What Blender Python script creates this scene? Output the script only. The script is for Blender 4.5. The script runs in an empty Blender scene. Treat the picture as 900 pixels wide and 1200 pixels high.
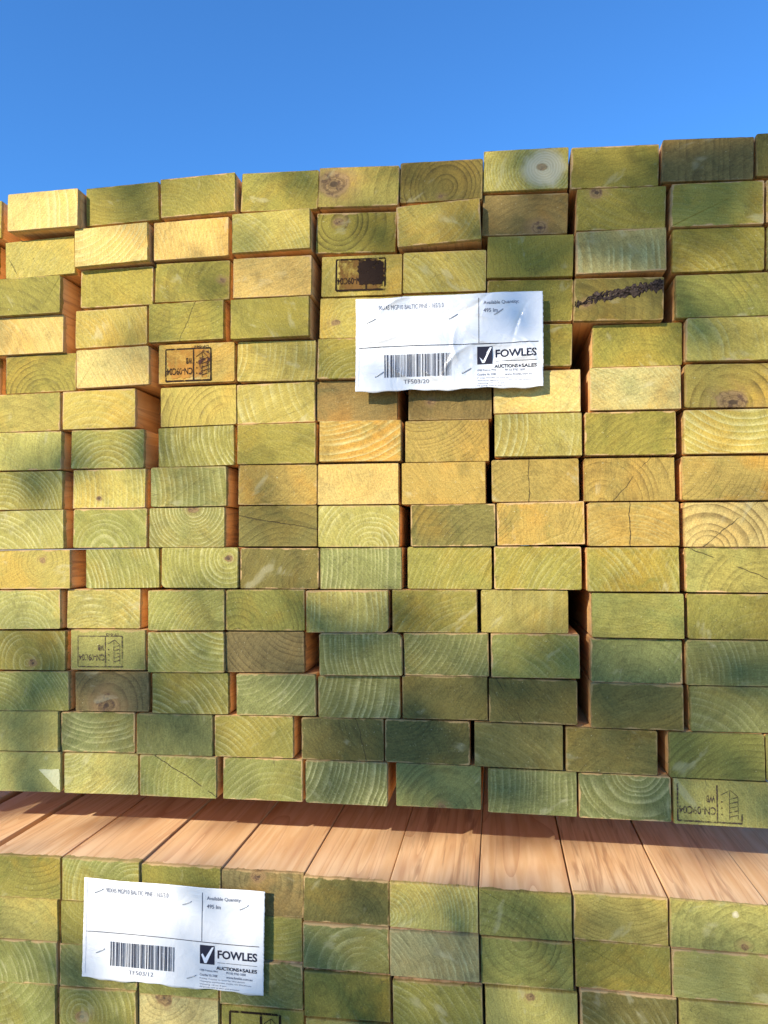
import bpy, bmesh, math, random
from mathutils import Vector, Matrix
R = math.radians
sc = bpy.context.scene
# ------------------------------------------------------------------ camera
MM = 0.001
F_PX, YAW, PIT, ROL, DIST = 867.74, 0.14981, 0.04504, -0.00472, 782.09
cd = bpy.data.cameras.new('camera'); cam = bpy.data.objects.new('camera', cd)
sc.collection.objects.link(cam); sc.camera = cam
cd.sensor_fit = 'VERTICAL'; cd.sensor_height = 36.0; cd.lens = 36.0 * F_PX / 1200.0
cd.clip_start = 0.02; cd.clip_end = 3000
cy, sy, cp, sp = math.cos(YAW), math.sin(YAW), math.cos(PIT), math.sin(PIT)
Fv = Vector((-sy*cp, cy*cp, sp)); R0 = Vector((cy, sy, 0)); U0 = R0.cross(Fv)
Rv = R0*math.cos(ROL) + U0*math.sin(ROL); Uv = -R0*math.sin(ROL) + U0*math.cos(ROL)
cam.matrix_world = Matrix(((Rv.x, Uv.x, -Fv.x, 0), (Rv.y, Uv.y, -Fv.y, -DIST*MM), (Rv.z, Uv.z, -Fv.z, 0), (0, 0, 0, 1)))
# ------------------------------------------------------------------ sky and sun
SUN = Vector((-64, -96, 58)).normalized()          # towards the sun: behind the camera, to the left, fairly low
EL = math.asin(SUN.z); AZ = math.atan2(SUN.x, SUN.y)
w = bpy.data.worlds.new('World'); sc.world = w; w.use_nodes = True
nt = w.node_tree; bg = nt.nodes['Background']; sk = nt.nodes.new('ShaderNodeTexSky')
sk.sky_type = 'NISHITA'; sk.sun_disc = False; sk.sun_elevation = EL; sk.sun_rotation = AZ % (2*math.pi)
sk.air_density = 1.1; sk.dust_density = 0.0; sk.ozone_density = 10.0; sk.altitude = 0
mx = nt.nodes.new('ShaderNodeMix'); mx.data_type = 'RGBA'; mx.blend_type = 'MULTIPLY'; mx.inputs['Factor'].default_value = 1
mx.inputs['B'].default_value = (0.74, 1.03, 1.13, 1)      # the phone's clean azure
nt.links.new(sk.outputs[0], mx.inputs['A']); nt.links.new(mx.outputs['Result'], bg.inputs[0]); bg.inputs[1].default_value = 0.12
ld = bpy.data.lights.new('sun', 'SUN'); ld.energy = 4.2; ld.angle = R(0.55); ld.color = (1.0, 0.91, 0.76)
so = bpy.data.objects.new('sun', ld); sc.collection.objects.link(so)
so.rotation_euler = SUN.to_track_quat('Z', 'Y').to_euler()
vs = sc.view_settings; vs.view_transform = 'Standard'; vs.look = 'None'; vs.gamma = 1.0; vs.use_curve_mapping = False
vs.exposure = 0.98
sc.cycles.max_bounces = 6; sc.cycles.diffuse_bounces = 4

# ------------------------------------------------------------------ helpers
C = sc.collection
def link(o, parent=None):
    C.objects.link(o)
    if parent: o.parent = parent
    return o
def mesh_obj(name, bm, mat, parent=None, smooth=False):
    me = bpy.data.meshes.new(name); bm.to_mesh(me); bm.free()
    if smooth:
        for p in me.polygons: p.use_smooth = True
    me.materials.append(mat)
    return link(bpy.data.objects.new(name, me), parent)
def tag(o, label, cat, group=None):
    o['label'] = label; o['category'] = cat
    if group: o['group'] = group
    return o
def box(bm, c, s, rot=None):
    m = Matrix.Translation(c) @ (rot or Matrix()) @ Matrix.Diagonal((s[0], s[1], s[2], 1))
    bmesh.ops.create_cube(bm, size=1, matrix=m)

class G:                                            # small node-graph writer
    def __init__(s, name):
        s.m = bpy.data.materials.new(name); s.m.use_nodes = True; s.t = s.m.node_tree
        s.b = s.t.nodes['Principled BSDF']
    def put(s, sock, v):
        if isinstance(v, (int, float)):
            sock.default_value = v if sock.type in ('VALUE', 'INT') else ((v, v, v, 1) if sock.type == 'RGBA' else (v, v, v))
        elif isinstance(v, tuple):
            sock.default_value = v if len(v) == len(sock.default_value) else (*v, 1)
        else: s.t.links.new(v, sock)
    def M(s, op, a, b=0.0, c=None, clamp=False):
        n = s.t.nodes.new('ShaderNodeMath'); n.operation = op; n.use_clamp = clamp
        s.put(n.inputs[0], a); s.put(n.inputs[1], b)
        if c is not None: s.put(n.inputs[2], c)
        return n.outputs[0]
    def V(s, op, a, b=None, scale=None):
        n = s.t.nodes.new('ShaderNodeVectorMath'); n.operation = op; s.put(n.inputs[0], a)
        if b is not None: s.put(n.inputs[1], b)
        if scale is not None: s.put(n.inputs['Scale'], scale)
        return n.outputs['Value'] if op in ('LENGTH', 'DOT_PRODUCT') else n.outputs[0]
    def sep(s, v):
        n = s.t.nodes.new('ShaderNodeSeparateXYZ'); s.put(n.inputs[0], v); return n.outputs
    def com(s, x, y, z):
        n = s.t.nodes.new('ShaderNodeCombineXYZ'); s.put(n.inputs[0], x); s.put(n.inputs[1], y); s.put(n.inputs[2], z); return n.outputs[0]
    def noise(s, v, scale, detail=2.0, rough=0.5, dist=0.0, col=False):
        n = s.t.nodes.new('ShaderNodeTexNoise'); s.put(n.inputs['Vector'], v)
        n.inputs['Scale'].default_value = scale; n.inputs['Detail'].default_value = detail
        n.inputs['Roughness'].default_value = rough; n.inputs['Distortion'].default_value = dist
        return n.outputs['Color' if col else 'Fac']
    def ss(s, v, a, b, lo=0.0, hi=1.0):
        n = s.t.nodes.new('ShaderNodeMapRange'); n.interpolation_type = 'SMOOTHSTEP'
        for i, q in enumerate((v, a, b, lo, hi)): s.put(n.inputs[i], q)
        return n.outputs[0]
    def mix(s, f, a, b, mode='MIX'):
        n = s.t.nodes.new('ShaderNodeMix'); n.data_type = 'RGBA'; n.blend_type = mode
        s.put(n.inputs['Factor'], f); s.put(n.inputs['A'], a); s.put(n.inputs['B'], b)
        return n.outputs['Result']
    def attr(s, name):
        n = s.t.nodes.new('ShaderNodeAttribute'); n.attribute_type = 'OBJECT'; n.attribute_name = name
        return n.outputs
    def coord(s, which='Object'):
        return s.t.nodes.new('ShaderNodeTexCoord').outputs[which]
    def bump(s, h, strength, dist=0.001):
        n = s.t.nodes.new('ShaderNodeBump'); n.inputs['Strength'].default_value = strength
        n.inputs['Distance'].default_value = dist; s.put(n.inputs['Height'], h)
        s.t.links.new(n.outputs[0], s.b.inputs['Normal'])
def simple(name, col, rough=0.6, metal=0.0):
    g = G(name); g.put(g.b.inputs['Base Color'], col); g.b.inputs['Roughness'].default_value = rough
    g.b.inputs['Metallic'].default_value = metal; return g

# ------------------------------------------------------------------ the wood
def wood_material():
    g = G('preservative_treated_pine')
    P = g.coord(); x, y, z = g.sep(P)
    seed = g.attr('seed')['Fac']
    ring = g.sep(g.attr('ring')['Vector']); look = g.sep(g.attr('look')['Vector'])
    kn = g.sep(g.attr('knot')['Vector']); ck = g.sep(g.attr('crack')['Vector'])
    oi = g.t.nodes.new('ShaderNodeObjectInfo'); base = oi.outputs['Color']
    q = g.com(x, seed, z)                           # seed moves every noise to its own slice
    # --- annual rings
    warp = g.V('SCALE', g.V('SUBTRACT', g.noise(q, 22, 2, col=True), (0.5, 0.5, 0.5)), scale=0.007)
    v = g.V('ADD', g.com(g.M('SUBTRACT', x, ring[0]), 0.0, g.M('SUBTRACT', z, ring[1])), g.V('MULTIPLY', warp, (1, 0, 1)))
    r = g.V('LENGTH', v)
    wv = g.M('MULTIPLY', g.noise(g.com(r, seed, 0.0), 45, 2), 3.6)
    ph = g.M('ADD', g.M('DIVIDE', r, ring[2]), wv)
    f = g.M('FRACT', ph)
    line = g.M('MULTIPLY', g.M('POWER', f, 3.0), g.ss(f, 0.86, 1.0, 1.0, 0.0))
    line = g.M('MULTIPLY', line, g.ss(g.noise(q, 26, 3, 0.65), 0.30, 0.66, 0.10, 1.7))
    # --- fibres and saw marks
    spk = g.noise(q, 620, 3, 0.75)
    ang = g.M('ADD', g.M('MULTIPLY', seed, 0.37), 0.5)
    ca, sa = g.M('COSINE', ang), g.M('SINE', ang)
    s1 = g.M('ADD', g.M('MULTIPLY', x, ca), g.M('MULTIPLY', z, sa)); s2 = g.M('SUBTRACT', g.M('MULTIPLY', z, ca), g.M('MULTIPLY', x, sa))
    saw = g.noise(g.com(g.M('MULTIPLY', s1, 9.0), seed, s2), 75, 3, 0.65)
    b1 = g.noise(q, 15, 3, 0.55, 0.6); b2 = g.noise(g.V('ADD', q, (3.1, 0.7, 1.9)), 34, 4, 0.6, 0.8)
    # --- end-grain colour
    yel = g.mix(1.0, base, (1.25, 1.00, 0.72), 'MULTIPLY'); drk = g.mix(1.0, base, (0.66, 0.74, 0.72), 'MULTIPLY')
    c = g.mix(g.M('MULTIPLY', g.ss(b1, 0.42, 0.70), look[1], clamp=True), base, yel)
    c = g.mix(g.M('MULTIPLY', g.ss(b2, 0.50, 0.76), look[1], clamp=True), c, drk)
    lite = g.M('MULTIPLY', g.M('MAXIMUM', look[0], 0.0), line, clamp=True)
    dark = g.M('MULTIPLY', g.M('MAXIMUM', g.M('MULTIPLY', look[0], -1.0), 0.0), line, clamp=True)
    pale = g.mix(0.52, base, (0.58, 0.53, 0.24)); umb = g.mix(1.0, base, (0.40, 0.36, 0.34), 'MULTIPLY')
    c = g.mix(lite, c, pale); c = g.mix(dark, c, umb)
    tex = g.M('ADD', g.M('MULTIPLY', g.ss(spk, 0.25, 0.75), 0.50), g.M('MULTIPLY', g.ss(saw, 0.28, 0.72), 0.26))
    tex = g.M('MULTIPLY', g.M('ADD', tex, 0.63), g.ss(g.noise(g.V('ADD', q, (11, 4, 6)), 28, 4, 0.7, 1.0), 0.25, 0.55, 0.74, 1.04))
    c = g.mix(1.0, c, g.com(tex, tex, tex), 'MULTIPLY')
    fl = g.M('MULTIPLY', g.ss(g.noise(g.V('ADD', q, (7, 1, 3)), 430, 2, 0.7), 0.66, 0.78), 0.45)  # bright fibre flecks, doubling as painted sparkle highlights
    c = g.mix(fl, c, (0.62, 0.56, 0.32))
    # --- torn / worn pale rim
    ex = g.M('SUBTRACT', 0.0446, g.M('ABSOLUTE', x)); ez = g.M('SUBTRACT', 0.0223, g.M('ABSOLUTE', z))
    em = g.M('ADD', g.M('MINIMUM', ex, ez), g.M('MULTIPLY', g.M('SUBTRACT', g.noise(q, 55, 4, 0.65), 0.5), 0.009))
    c = g.mix(g.M('MULTIPLY', g.ss(em, 0.0016, 0.0, 0.0, 1.0), look[2], clamp=True), c, (0.50, 0.32, 0.14))
    # --- radial drying checks
    vx, _, vz = g.sep(v)
    an = g.M('ARCTAN2', vz, vx)
    rc = g.noise(g.com(g.M('MULTIPLY', an, 2.4), seed, g.M('MULTIPLY', r, 6.0)), 4.5, 1, 0.4)
    chk = g.M('MULTIPLY', g.ss(g.M('ABSOLUTE', g.M('SUBTRACT', rc, 0.5)), 0.005, 0.0, 0.0, 1.0), g.ss(g.noise(g.V('ADD', q, (5, 5, 5)), 30, 1), 0.56, 0.64))
    c = g.mix(g.M('MULTIPLY', chk, 0.55), c, (0.06, 0.045, 0.02))
    # --- knot
    kv = g.com(g.M('SUBTRACT', x, kn[0]), 0.0, g.M('SUBTRACT', z, kn[1]))
    kw = g.M('MULTIPLY', g.M('SUBTRACT', g.noise(q, 70, 3, 0.6), 0.5), 0.010)
    kd = g.M('DIVIDE', g.M('ADD', g.V('LENGTH', g.V('MULTIPLY', kv, (0.88, 1, 1.12))), kw), g.M('MAXIMUM', kn[2], 0.0001))
    on = g.M('GREATER_THAN', kn[2], 0.0005)
    halo = g.M('MULTIPLY', g.M('MULTIPLY', g.ss(kd, 2.4, 0.9, 0.0, 1.0), on), g.ss(b2, 0.35, 0.65))
    c = g.mix(g.M('MULTIPLY', halo, 0.55), c, (0.30, 0.175, 0.07))
    km = g.M('MULTIPLY', g.ss(kd, 1.10, 0.78, 0.0, 1.0), on)
    kr = g.noise(g.com(g.M('MULTIPLY', kd, 1.0), seed, 0.0), 7.0, 2)
    kc = g.mix(g.ss(kr, 0.35, 0.65), (0.30, 0.185, 0.075), (0.17, 0.098, 0.040))
    kc = g.mix(g.ss(g.noise(q, 160, 3, 0.6), 0.50, 0.66), kc, (0.10, 0.052, 0.032))
    ka = g.M('ARCTAN2', g.M('SUBTRACT', z, kn[1]), g.M('SUBTRACT', x, kn[0]))
    kcr = g.M('ABSOLUTE', g.M('SUBTRACT', g.noise(g.com(g.M('MULTIPLY', ka, 1.3), seed, g.M('MULTIPLY', kd, .2)), 2.2, 1), 0.5))
    kc = g.mix(g.M('MULTIPLY', g.ss(kcr, 0.022, 0.0, 0.0, 1.0), g.ss(kd, 0.85, 0.4, 0.0, 1.0)), kc, (0.035, 0.02, 0.014))
    kc = g.mix(g.ss(kd, 0.26, 0.10, 0.0, 1.0), kc, (0.05, 0.028, 0.02))
    c = g.mix(g.M('MULTIPLY', km, 0.88), c, kc)
    # --- pale untreated patch with its own rings, and pale smears that also paint in sun glints
    pl = g.sep(g.attr('pale')['Vector'])
    pv = g.V('LENGTH', g.com(g.M('SUBTRACT', x, pl[0]), 0.0, g.M('SUBTRACT', z, pl[1])))
    pm = g.ss(g.M('ADD', pv, g.M('MULTIPLY', g.M('SUBTRACT', b2, 0.5), 0.022)), g.M('MULTIPLY', pl[2], 1.1), g.M('MULTIPLY', pl[2], 0.6), 0.0, 1.0)
    pm = g.M('MULTIPLY', pm, g.M('GREATER_THAN', pl[2], 0.0005))
    pc = g.mix(g.M('MULTIPLY', g.ss(g.M('FRACT', g.M('ADD', g.M('DIVIDE', pv, 0.0027), g.M('MULTIPLY', b2, 2.0))), 0.3, 0.95), g.ss(b1, 0.3, 0.7, 0.25, 0.9)), (0.56, 0.49, 0.31), (0.40, 0.33, 0.19))
    c = g.mix(g.M('MULTIPLY', pm, g.M('SUBTRACT', 0.88, g.M('MULTIPLY', km, 0.7))), c, pc)
    smr = g.M('MULTIPLY', g.ss(g.noise(g.com(g.M('MULTIPLY', s1, 2.2), g.M('ADD', seed, 9.0), s2), 24, 3, 0.6, 0.4), 0.62, 0.74), 0.42)
    c = g.mix(smr, c, g.mix(0.6, base, (0.55, 0.50, 0.30)))
    # --- one long crack
    dl = g.M('ADD', g.M('SUBTRACT', g.M('ADD', g.M('MULTIPLY', x, g.M('COSINE', ck[0])), g.M('MULTIPLY', z, g.M('SINE', ck[0]))), ck[1]),
             g.M('MULTIPLY', g.M('SUBTRACT', g.noise(q, 60, 3, 0.6), 0.5), 0.006))
    cw = g.M('MULTIPLY', ck[2], g.ss(g.M('ABSOLUTE', dl), 0.0007, 0.0001, 0.0, 0.8), clamp=True)
    cw = g.M('MULTIPLY', cw, g.ss(g.noise(g.V('ADD', q, (2, 8, 2)), 40, 1), 0.36, 0.46))
    c = g.mix(cw, c, (0.035, 0.022, 0.012))
    # --- planed long faces: raw pine, grain along the board
    lp = g.com(g.M('MULTIPLY', x, 1.0), g.M('ADD', g.M('MULTIPLY', y, 0.07), seed), z)
    g1 = g.noise(lp, 60, 3, 0.55, 1.2); g2 = g.noise(lp, 230, 2, 0.6, 0.3); g3 = g.noise(g.V('ADD', lp, (9, 2, 4)), 26, 2, 0.5, 0.5)
    gd = g.attr('golden')['Fac']  # golden shift paints orange light bounced between boards into the side colour
    side = g.mix(g.ss(g1, 0.35, 0.68), g.mix(gd, (0.70, 0.51, 0.31), (0.80, 0.50, 0.21)), g.mix(gd, (0.59, 0.385, 0.205), (0.70, 0.38, 0.13)))
    side = g.mix(g.M('MULTIPLY', g.ss(g2, 0.45, 0.75), 0.30), side, g.mix(gd, (0.58, 0.34, 0.20), (0.60, 0.30, 0.09)))
    side = g.mix(g.M('MULTIPLY', g.ss(g3, 0.50, 0.72), 0.5), side, g.mix(gd, (0.74, 0.52, 0.33), (0.80, 0.47, 0.18)))
    lns = g.M('FRACT', g.M('MULTIPLY', g.noise(lp, 17, 1, 0.4, 0.8), 13.0))
    side = g.mix(g.M('MULTIPLY', g.M('POWER', lns, 5.0), 0.5), side, (0.42, 0.20, 0.095))
    stk = g.M('MULTIPLY', g.ss(g.noise(g.V('ADD', lp, (2, 6, 1)), 85, 3, 0.6, 0.6), 0.50, 0.66), g.ss(g.M('SINE', g.M('MULTIPLY', seed, 5.0)), 0.1, 0.8, 0.10, 0.75))
    side = g.mix(stk, side, (0.36, 0.20, 0.10))
    # --- the treatment soaks a few millimetres round the corner
    edge = g.M('ADD', g.M('ADD', 0.0014, g.M('MULTIPLY', g.M('FRACT', g.M('MULTIPLY', seed, 7.3)), 0.0030)), g.M('MULTIPLY', g.M('POWER', g.noise(g.V('ADD', P, g.com(seed, 0.0, 0.0)), 60, 3, 0.7), 3.0), 0.016))
    isend = g.M('LESS_THAN', y, edge)
    col = g.mix(isend, side, c)
    g.put(g.b.inputs['Base Color'], col); g.b.inputs['Roughness'].default_value = 0.78
    g.b.inputs['Specular IOR Level'].default_value = 0.25
    h = g.M('ADD', g.M('ADD', g.M('MULTIPLY', spk, 0.8), g.M('MULTIPLY', saw, 0.45)), g.M('MULTIPLY', line, 0.35))
    h = g.M('SUBTRACT', h, g.M('MULTIPLY', cw, 2.0))
    hh = g.M('ADD', g.M('MULTIPLY', h, isend), g.M('MULTIPLY', g2, g.M('SUBTRACT', 0.4, g.M('MULTIPLY', isend, 0.4))))
    g.bump(hh, 0.55, 0.0009)
    return g.m
WOOD = wood_material()

def board_mesh(W, H, rnd, length, wane=None, arr=(1.0, 2.6)):
    """A sawn board: rounded arrises, a slightly fuzzy and slightly out-of-square front cut."""
    pts = []; r = rnd.uniform(*arr)
    cs = [(W/2, -H/2, -90), (W/2, H/2, 0), (-W/2, H/2, 90), (-W/2, -H/2, 180)]
    for i, (cx, cz, a0) in enumerate(cs):
        rr = r*rnd.uniform(0.7, 1.25)
        if wane == i: rr = 7.0
        ox = cx - math.copysign(rr, cx); oz = cz - math.copysign(rr, cz)
        for k in range(5):
            a = R(a0 + 90*k/4); pts.append((ox + rr*math.cos(a), oz + rr*math.sin(a)))
        nx, nz, _ = cs[(i+1) % 4]
        tx = nx - math.copysign(r, nx); tz = nz - math.copysign(r, nz)
        lx, lz = pts[-1]; n = 14 if i in (1, 3) else 7
        if i in (1, 3): tz = lz
        else: tx = lx
        for k in range(1, n): pts.append((lx + (tx-lx)*k/n, lz + (tz-lz)*k/n))
    bm = bmesh.new(); ax, az = rnd.uniform(-.012, .012), rnd.uniform(-.016, .016)
    rings = []
    for d, j in ((0.0, 0.22), (1.1, 0.0), (60.0, 0.0), (length, 0.0)):
        ring = []
        for (px, pz) in pts:
            k = 1 - (0.25*rnd.random()/40 if j else 0)
            jy = (rnd.uniform(-.30, .30) - (rnd.random() < .06)*rnd.uniform(-.9, .2)) if j else 0
            dd = d + (ax*px + az*pz if d < 2 else 0) + jy
            ins = 0.35 if j else 0.0
            ring.append(bm.verts.new(((px*k - math.copysign(ins, px)*(abs(px) > W/2-.4))*MM, dd*MM, (pz*k - math.copysign(ins, pz)*(abs(pz) > H/2-.4))*MM)))
        rings.append(ring)
    n = len(pts)
    for a, b in zip(rings, rings[1:]):
        for i in range(n):
            bm.faces.new((a[i], a[(i+1) % n], b[(i+1) % n], b[i]))
    bm.faces.new(rings[0][::-1]); bm.faces.new(rings[-1])
    bmesh.ops.recalc_face_normals(bm, faces=bm.faces)
    return bm

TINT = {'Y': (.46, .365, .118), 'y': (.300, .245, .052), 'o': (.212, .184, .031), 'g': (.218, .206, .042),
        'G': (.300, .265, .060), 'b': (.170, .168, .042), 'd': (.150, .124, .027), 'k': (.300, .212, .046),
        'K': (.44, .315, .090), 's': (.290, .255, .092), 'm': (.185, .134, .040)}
# per board: tint, ring centre (face half-widths / half-heights), ring spacing mm, line strength (+ pale, - dark), description, extras
# ---- DATA ----
UP = [
 [[-6219,3901,-38,-50,892,448],[-5127,3882,27,130,891,444],[-4208,3936,206,12,889,444],[-3284,3957,149,38,890,447],[-2345,3957,-335,-14,894,448],[-1441,3918,-447,29,892,445],[-542,3923,-263,-2,892,444],[356,3989,-342,-30,889,448],[1267,3937,-421,-14,890,448],[2184,3924,-447,12,889,448],[3100,3922,-262,6,892,444]],
 [[-6324,3409,13,-140,891,445],[-5242,3381,240,-10,890,445],[-4306,3441,275,80,894,446],[-3369,3468,76,21,894,445],[-2415,3466,48,90,890,446],[-1479,3425,-447,-12,890,448],[-569,3430,307,80,895,445],[343,3509,-447,-43,892,448],[1321,3483,-447,-6,893,447],[2257,3438,-311,52,890,446],[3183,3445,-166,4,893,444]],
 [[-6442,2934,138,4,894,445],[-5391,2922,32,40,894,445],[-4280,2980,-24,-18,893,447],[-3365,2991,-152,-13,893,448],[-2399,2952,-114,90,893,444],[-1416,2938,-226,4,892,446],[-515,2927,-243,3,891,448],[387,3031,-381,17,892,444],[1302,3011,-162,61,895,448],[2262,2984,-316,9,890,448],[3179,2963,-221,10,891,444]],
 [[-6422,2473,-140,-13,894,448],[-5374,2472,56,-11,891,446],[-4343,2515,120,-18,890,446],[-3419,2526,30,29,892,445],[-2427,2500,18,90,890,444],[-1438,2478,-302,-8,894,448],[-527,2460,-154,14,893,446],[378,2570,-447,-18,894,445],[1275,2518,-352,39,893,446],[2290,2515,-178,0,893,447],[3211,2509,-123,-15,890,444]],
 [[-6248,2017,87,-120,889,445],[-5232,2022,125,-47,894,447],[-4302,2044,179,18,892,445],[-3294,2049,14,20,895,447],[-2372,2035,-213,14,891,447],[-1461,2029,-268,2,894,445],[-547,2011,-173,-17,892,447],[363,2090,-350,2,889,446],[1464,2056,-114,-54,892,446],[2378,2063,-232,10,892,444],[3290,2059,-79,0,893,446]],
 [[-6400,1560,-162,1,892,446],[-5396,1559,61,3,892,445],[-4484,1574,113,-19,895,444],[-3280,1568,101,-4,891,448],[-2386,1573,83,-18,889,445],[-1483,1576,-133,-54,894,445],[-471,1558,-89,-50,890,447],[439,1598,-65,-8,893,444],[1422,1590,-127,37,892,446],[2363,1591,-230,-7,895,446],[3276,1577,-81,-9,891,447]],
 [[-6392,1107,-40,-9,890,445],[-5360,1108,-30,13,890,445],[-4374,1113,-78,-22,890,444],[-3309,1116,124,-20,895,447],[-2370,1119,-46,16,893,445],[-1438,1125,-103,17,894,444],[-506,1107,-53,-36,891,447],[444,1139,-77,27,890,446],[1365,1130,-128,25,892,448],[2339,1127,-89,-3,891,448],[3246,1116,-89,11,891,446]],
 [[-6371,652,-58,-4,891,444],[-5355,652,0,-8,892,444],[-4344,658,-2,-16,890,444],[-3382,663,-10,12,891,444],[-2363,669,-116,-8,891,444],[-1468,663,-15,-19,889,444],[-545,657,-19,-27,891,447],[410,670,17,-26,894,445],[1354,662,-38,-12,892,444],[2317,658,-135,-9,893,446],[3222,646,-87,6,891,444]],
 [[-6341,193,-27,-2,893,445],[-5324,199,129,9,892,445],[-4333,210,25,-24,895,445],[-3411,211,22,-16,893,446],[-2366,217,-34,-26,891,448],[-1463,207,-34,-22,892,448],[-449,208,12,-17,894,444],[460,219,104,-26,894,446],[1381,203,-43,22,890,446],[2324,191,-41,-5,891,448],[3223,185,-89,9,895,444]],
 [[-6234,-268,4,14,890,447],[-5239,-258,104,5,891,444],[-4175,-247,160,-21,890,444],[-3252,-239,-1,-2,890,448],[-2347,-247,-53,-30,889,444],[-1444,-247,1,-38,894,448],[-491,-242,-1,-51,890,448],[423,-243,-48,-21,890,446],[1362,-255,2,57,892,445],[2327,-263,-43,2,893,445],[3223,-266,-44,15,890,446]],
 [[-6354,-730,83,9,892,447],[-5353,-717,185,5,891,445],[-4407,-703,80,-40,893,444],[-3403,-708,134,8,894,445],[-2500,-700,83,-13,893,445],[-1582,-705,86,26,894,448],[-648,-695,35,12,893,446],[284,-694,-10,-43,892,447],[1400,-719,-43,50,889,447],[2335,-725,4,-9,891,448],[3238,-731,-42,-7,891,444]],
 [[-6294,-1186,113,2,891,444],[-5294,-1183,61,-7,894,444],[-4327,-1159,109,2,892,448],[-3408,-1171,166,-3,892,445],[-2513,-1157,166,-44,893,447],[-1436,-1154,121,44,890,446],[-532,-1146,72,0,890,448],[383,-1145,30,16,894,447],[1385,-1178,-49,-6,890,444],[2314,-1184,4,-2,894,446],[3213,-1182,-138,2,890,446]],
 [[-6231,-1649,241,5,895,446],[-5244,-1642,243,-9,891,444],[-4292,-1628,244,-36,890,446],[-3359,-1624,146,-20,889,448],[-2378,-1614,150,-14,891,444],[-1465,-1615,158,-27,890,446],[-549,-1597,62,-3,890,448],[355,-1606,-67,17,890,446],[1377,-1626,-46,34,894,448],[2339,-1636,51,-3,891,447],[3239,-1639,-43,-1,889,444]],
 [[-6340,-2105,221,5,895,444],[-5361,-2094,219,2,894,446],[-4454,-2086,164,-36,890,444],[-3533,-2077,74,-7,891,444],[-2626,-2069,129,-14,891,445],[-1648,-2068,90,-32,895,446],[-737,-2062,7,-18,894,448],[203,-2060,-72,31,892,446],[1125,-2082,-100,8,895,446],[2124,-2090,11,29,892,446],[3033,-2096,-46,11,890,444]],
 [[-6295,-2553,249,14,894,447],[-5321,-2548,197,1,892,444],[-4400,-2539,195,-16,892,444],[-3479,-2524,54,17,889,444],[-2528,-2526,64,-27,894,447],[-1602,-2520,30,-8,890,448],[-625,-2513,-3,-19,890,447],[335,-2524,-76,13,891,448],[1248,-2539,-15,-8,895,446],[2162,-2553,-77,-3,889,448],[-7460,-2564,249,-5,891,444]],
]
LP = [
 [[-6138,-3633,409,-3,892,445],[-5161,-3608,213,5,890,446],[-4252,-3596,72,12,892,447],[-3356,-3615,29,-21,894,444],[-2458,-3630,100,-33,895,445],[-1560,-3636,-9,4,891,444],[-661,-3629,-29,21,891,447],[242,-3637,5,33,895,444],[1151,-3632,-71,-12,892,446],[2060,-3639,-202,-7,892,448],[2964,-3673,-172,-12,892,445],[-7152,-3653,449,-4,894,444]],
 [[-6150,-4088,256,-10,892,447],[-5187,-4058,188,0,889,447],[-4263,-4052,215,8,892,446],[-3366,-4069,108,-51,892,444],[-2472,-4079,125,-30,890,445],[-1558,-4091,83,29,894,447],[-657,-4083,117,64,891,444],[249,-4107,48,20,892,448],[1162,-4083,-23,-2,889,447],[2064,-4096,-35,14,893,446],[2964,-4122,-164,-7,895,448],[-7149,-4115,298,-5,889,446]],
 [[-6144,-4541,336,8,890,447],[-5187,-4513,322,10,895,446],[-4272,-4500,238,3,890,444],[-3372,-4520,205,-13,890,444],[-2455,-4530,81,18,891,448],[-1545,-4564,136,36,890,444],[-629,-4586,124,33,893,446],[289,-4595,78,-3,892,448],[1203,-4541,-51,26,890,447],[2119,-4564,-18,9,892,446],[3025,-4579,-67,-11,892,445],[-7157,-4567,378,7,892,446]],
 [[-6144,-4990,360,8,889,446],[-5204,-4966,257,2,889,448],[-4281,-4972,367,-15,892,447],[-3377,-4987,138,-43,889,446],[-2459,-5031,122,-53,890,445],[-1533,-5050,183,11,890,448],[-615,-5041,172,48,894,445],[298,-5055,189,17,894,447],[1209,-4994,3,32,894,444],[2133,-5027,46,-11,889,447],[3035,-5031,-4,-6,893,444],[-7144,-5034,413,-6,890,446]],
 [[-6144,-5448,0,8,889,446],[-5204,-5424,0,2,889,448],[-4281,-5430,0,-15,892,447],[-3377,-5445,0,-43,889,446],[-2459,-5489,0,-53,890,445],[-1533,-5508,0,11,890,448],[-615,-5499,0,48,894,445],[298,-5513,0,17,894,447],[1209,-5452,0,32,894,444],[2133,-5485,0,-11,889,447],[3035,-5489,0,-6,893,444],[-7144,-5492,0,-6,890,446]],
]
USEEN = [[1,1,1,1,1,1,1,1,1,1,1],[0,1,1,1,1,1,1,1,1,1,0],[0,1,1,1,1,1,1,1,1,1,0],[0,1,1,1,1,1,1,1,1,1,0],[1,1,1,1,1,1,1,1,1,1,0],[0,1,1,1,1,1,1,1,1,1,0],[0,1,1,1,1,1,1,1,1,1,0],[0,1,1,1,1,1,1,1,1,1,0],[0,1,1,1,1,1,1,1,1,1,0],[0,1,1,1,1,1,1,1,1,1,0],[0,1,1,1,1,1,1,1,1,1,0],[0,1,1,1,1,1,1,1,1,1,0],[0,1,1,1,1,1,1,1,1,1,0],[0,1,1,1,1,1,1,1,1,1,0],[0,1,1,1,1,1,1,1,1,1,0]]
LSEEN = [[0,1,1,1,1,1,1,1,1,1,0,0],[0,1,1,1,1,1,1,1,1,1,0,0],[0,1,1,1,1,1,1,1,1,1,0,0],[0,1,1,1,1,1,0,0,0,0,0,0],[0,0,0,0,0,0,0,0,0,0,0,0]]
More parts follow.
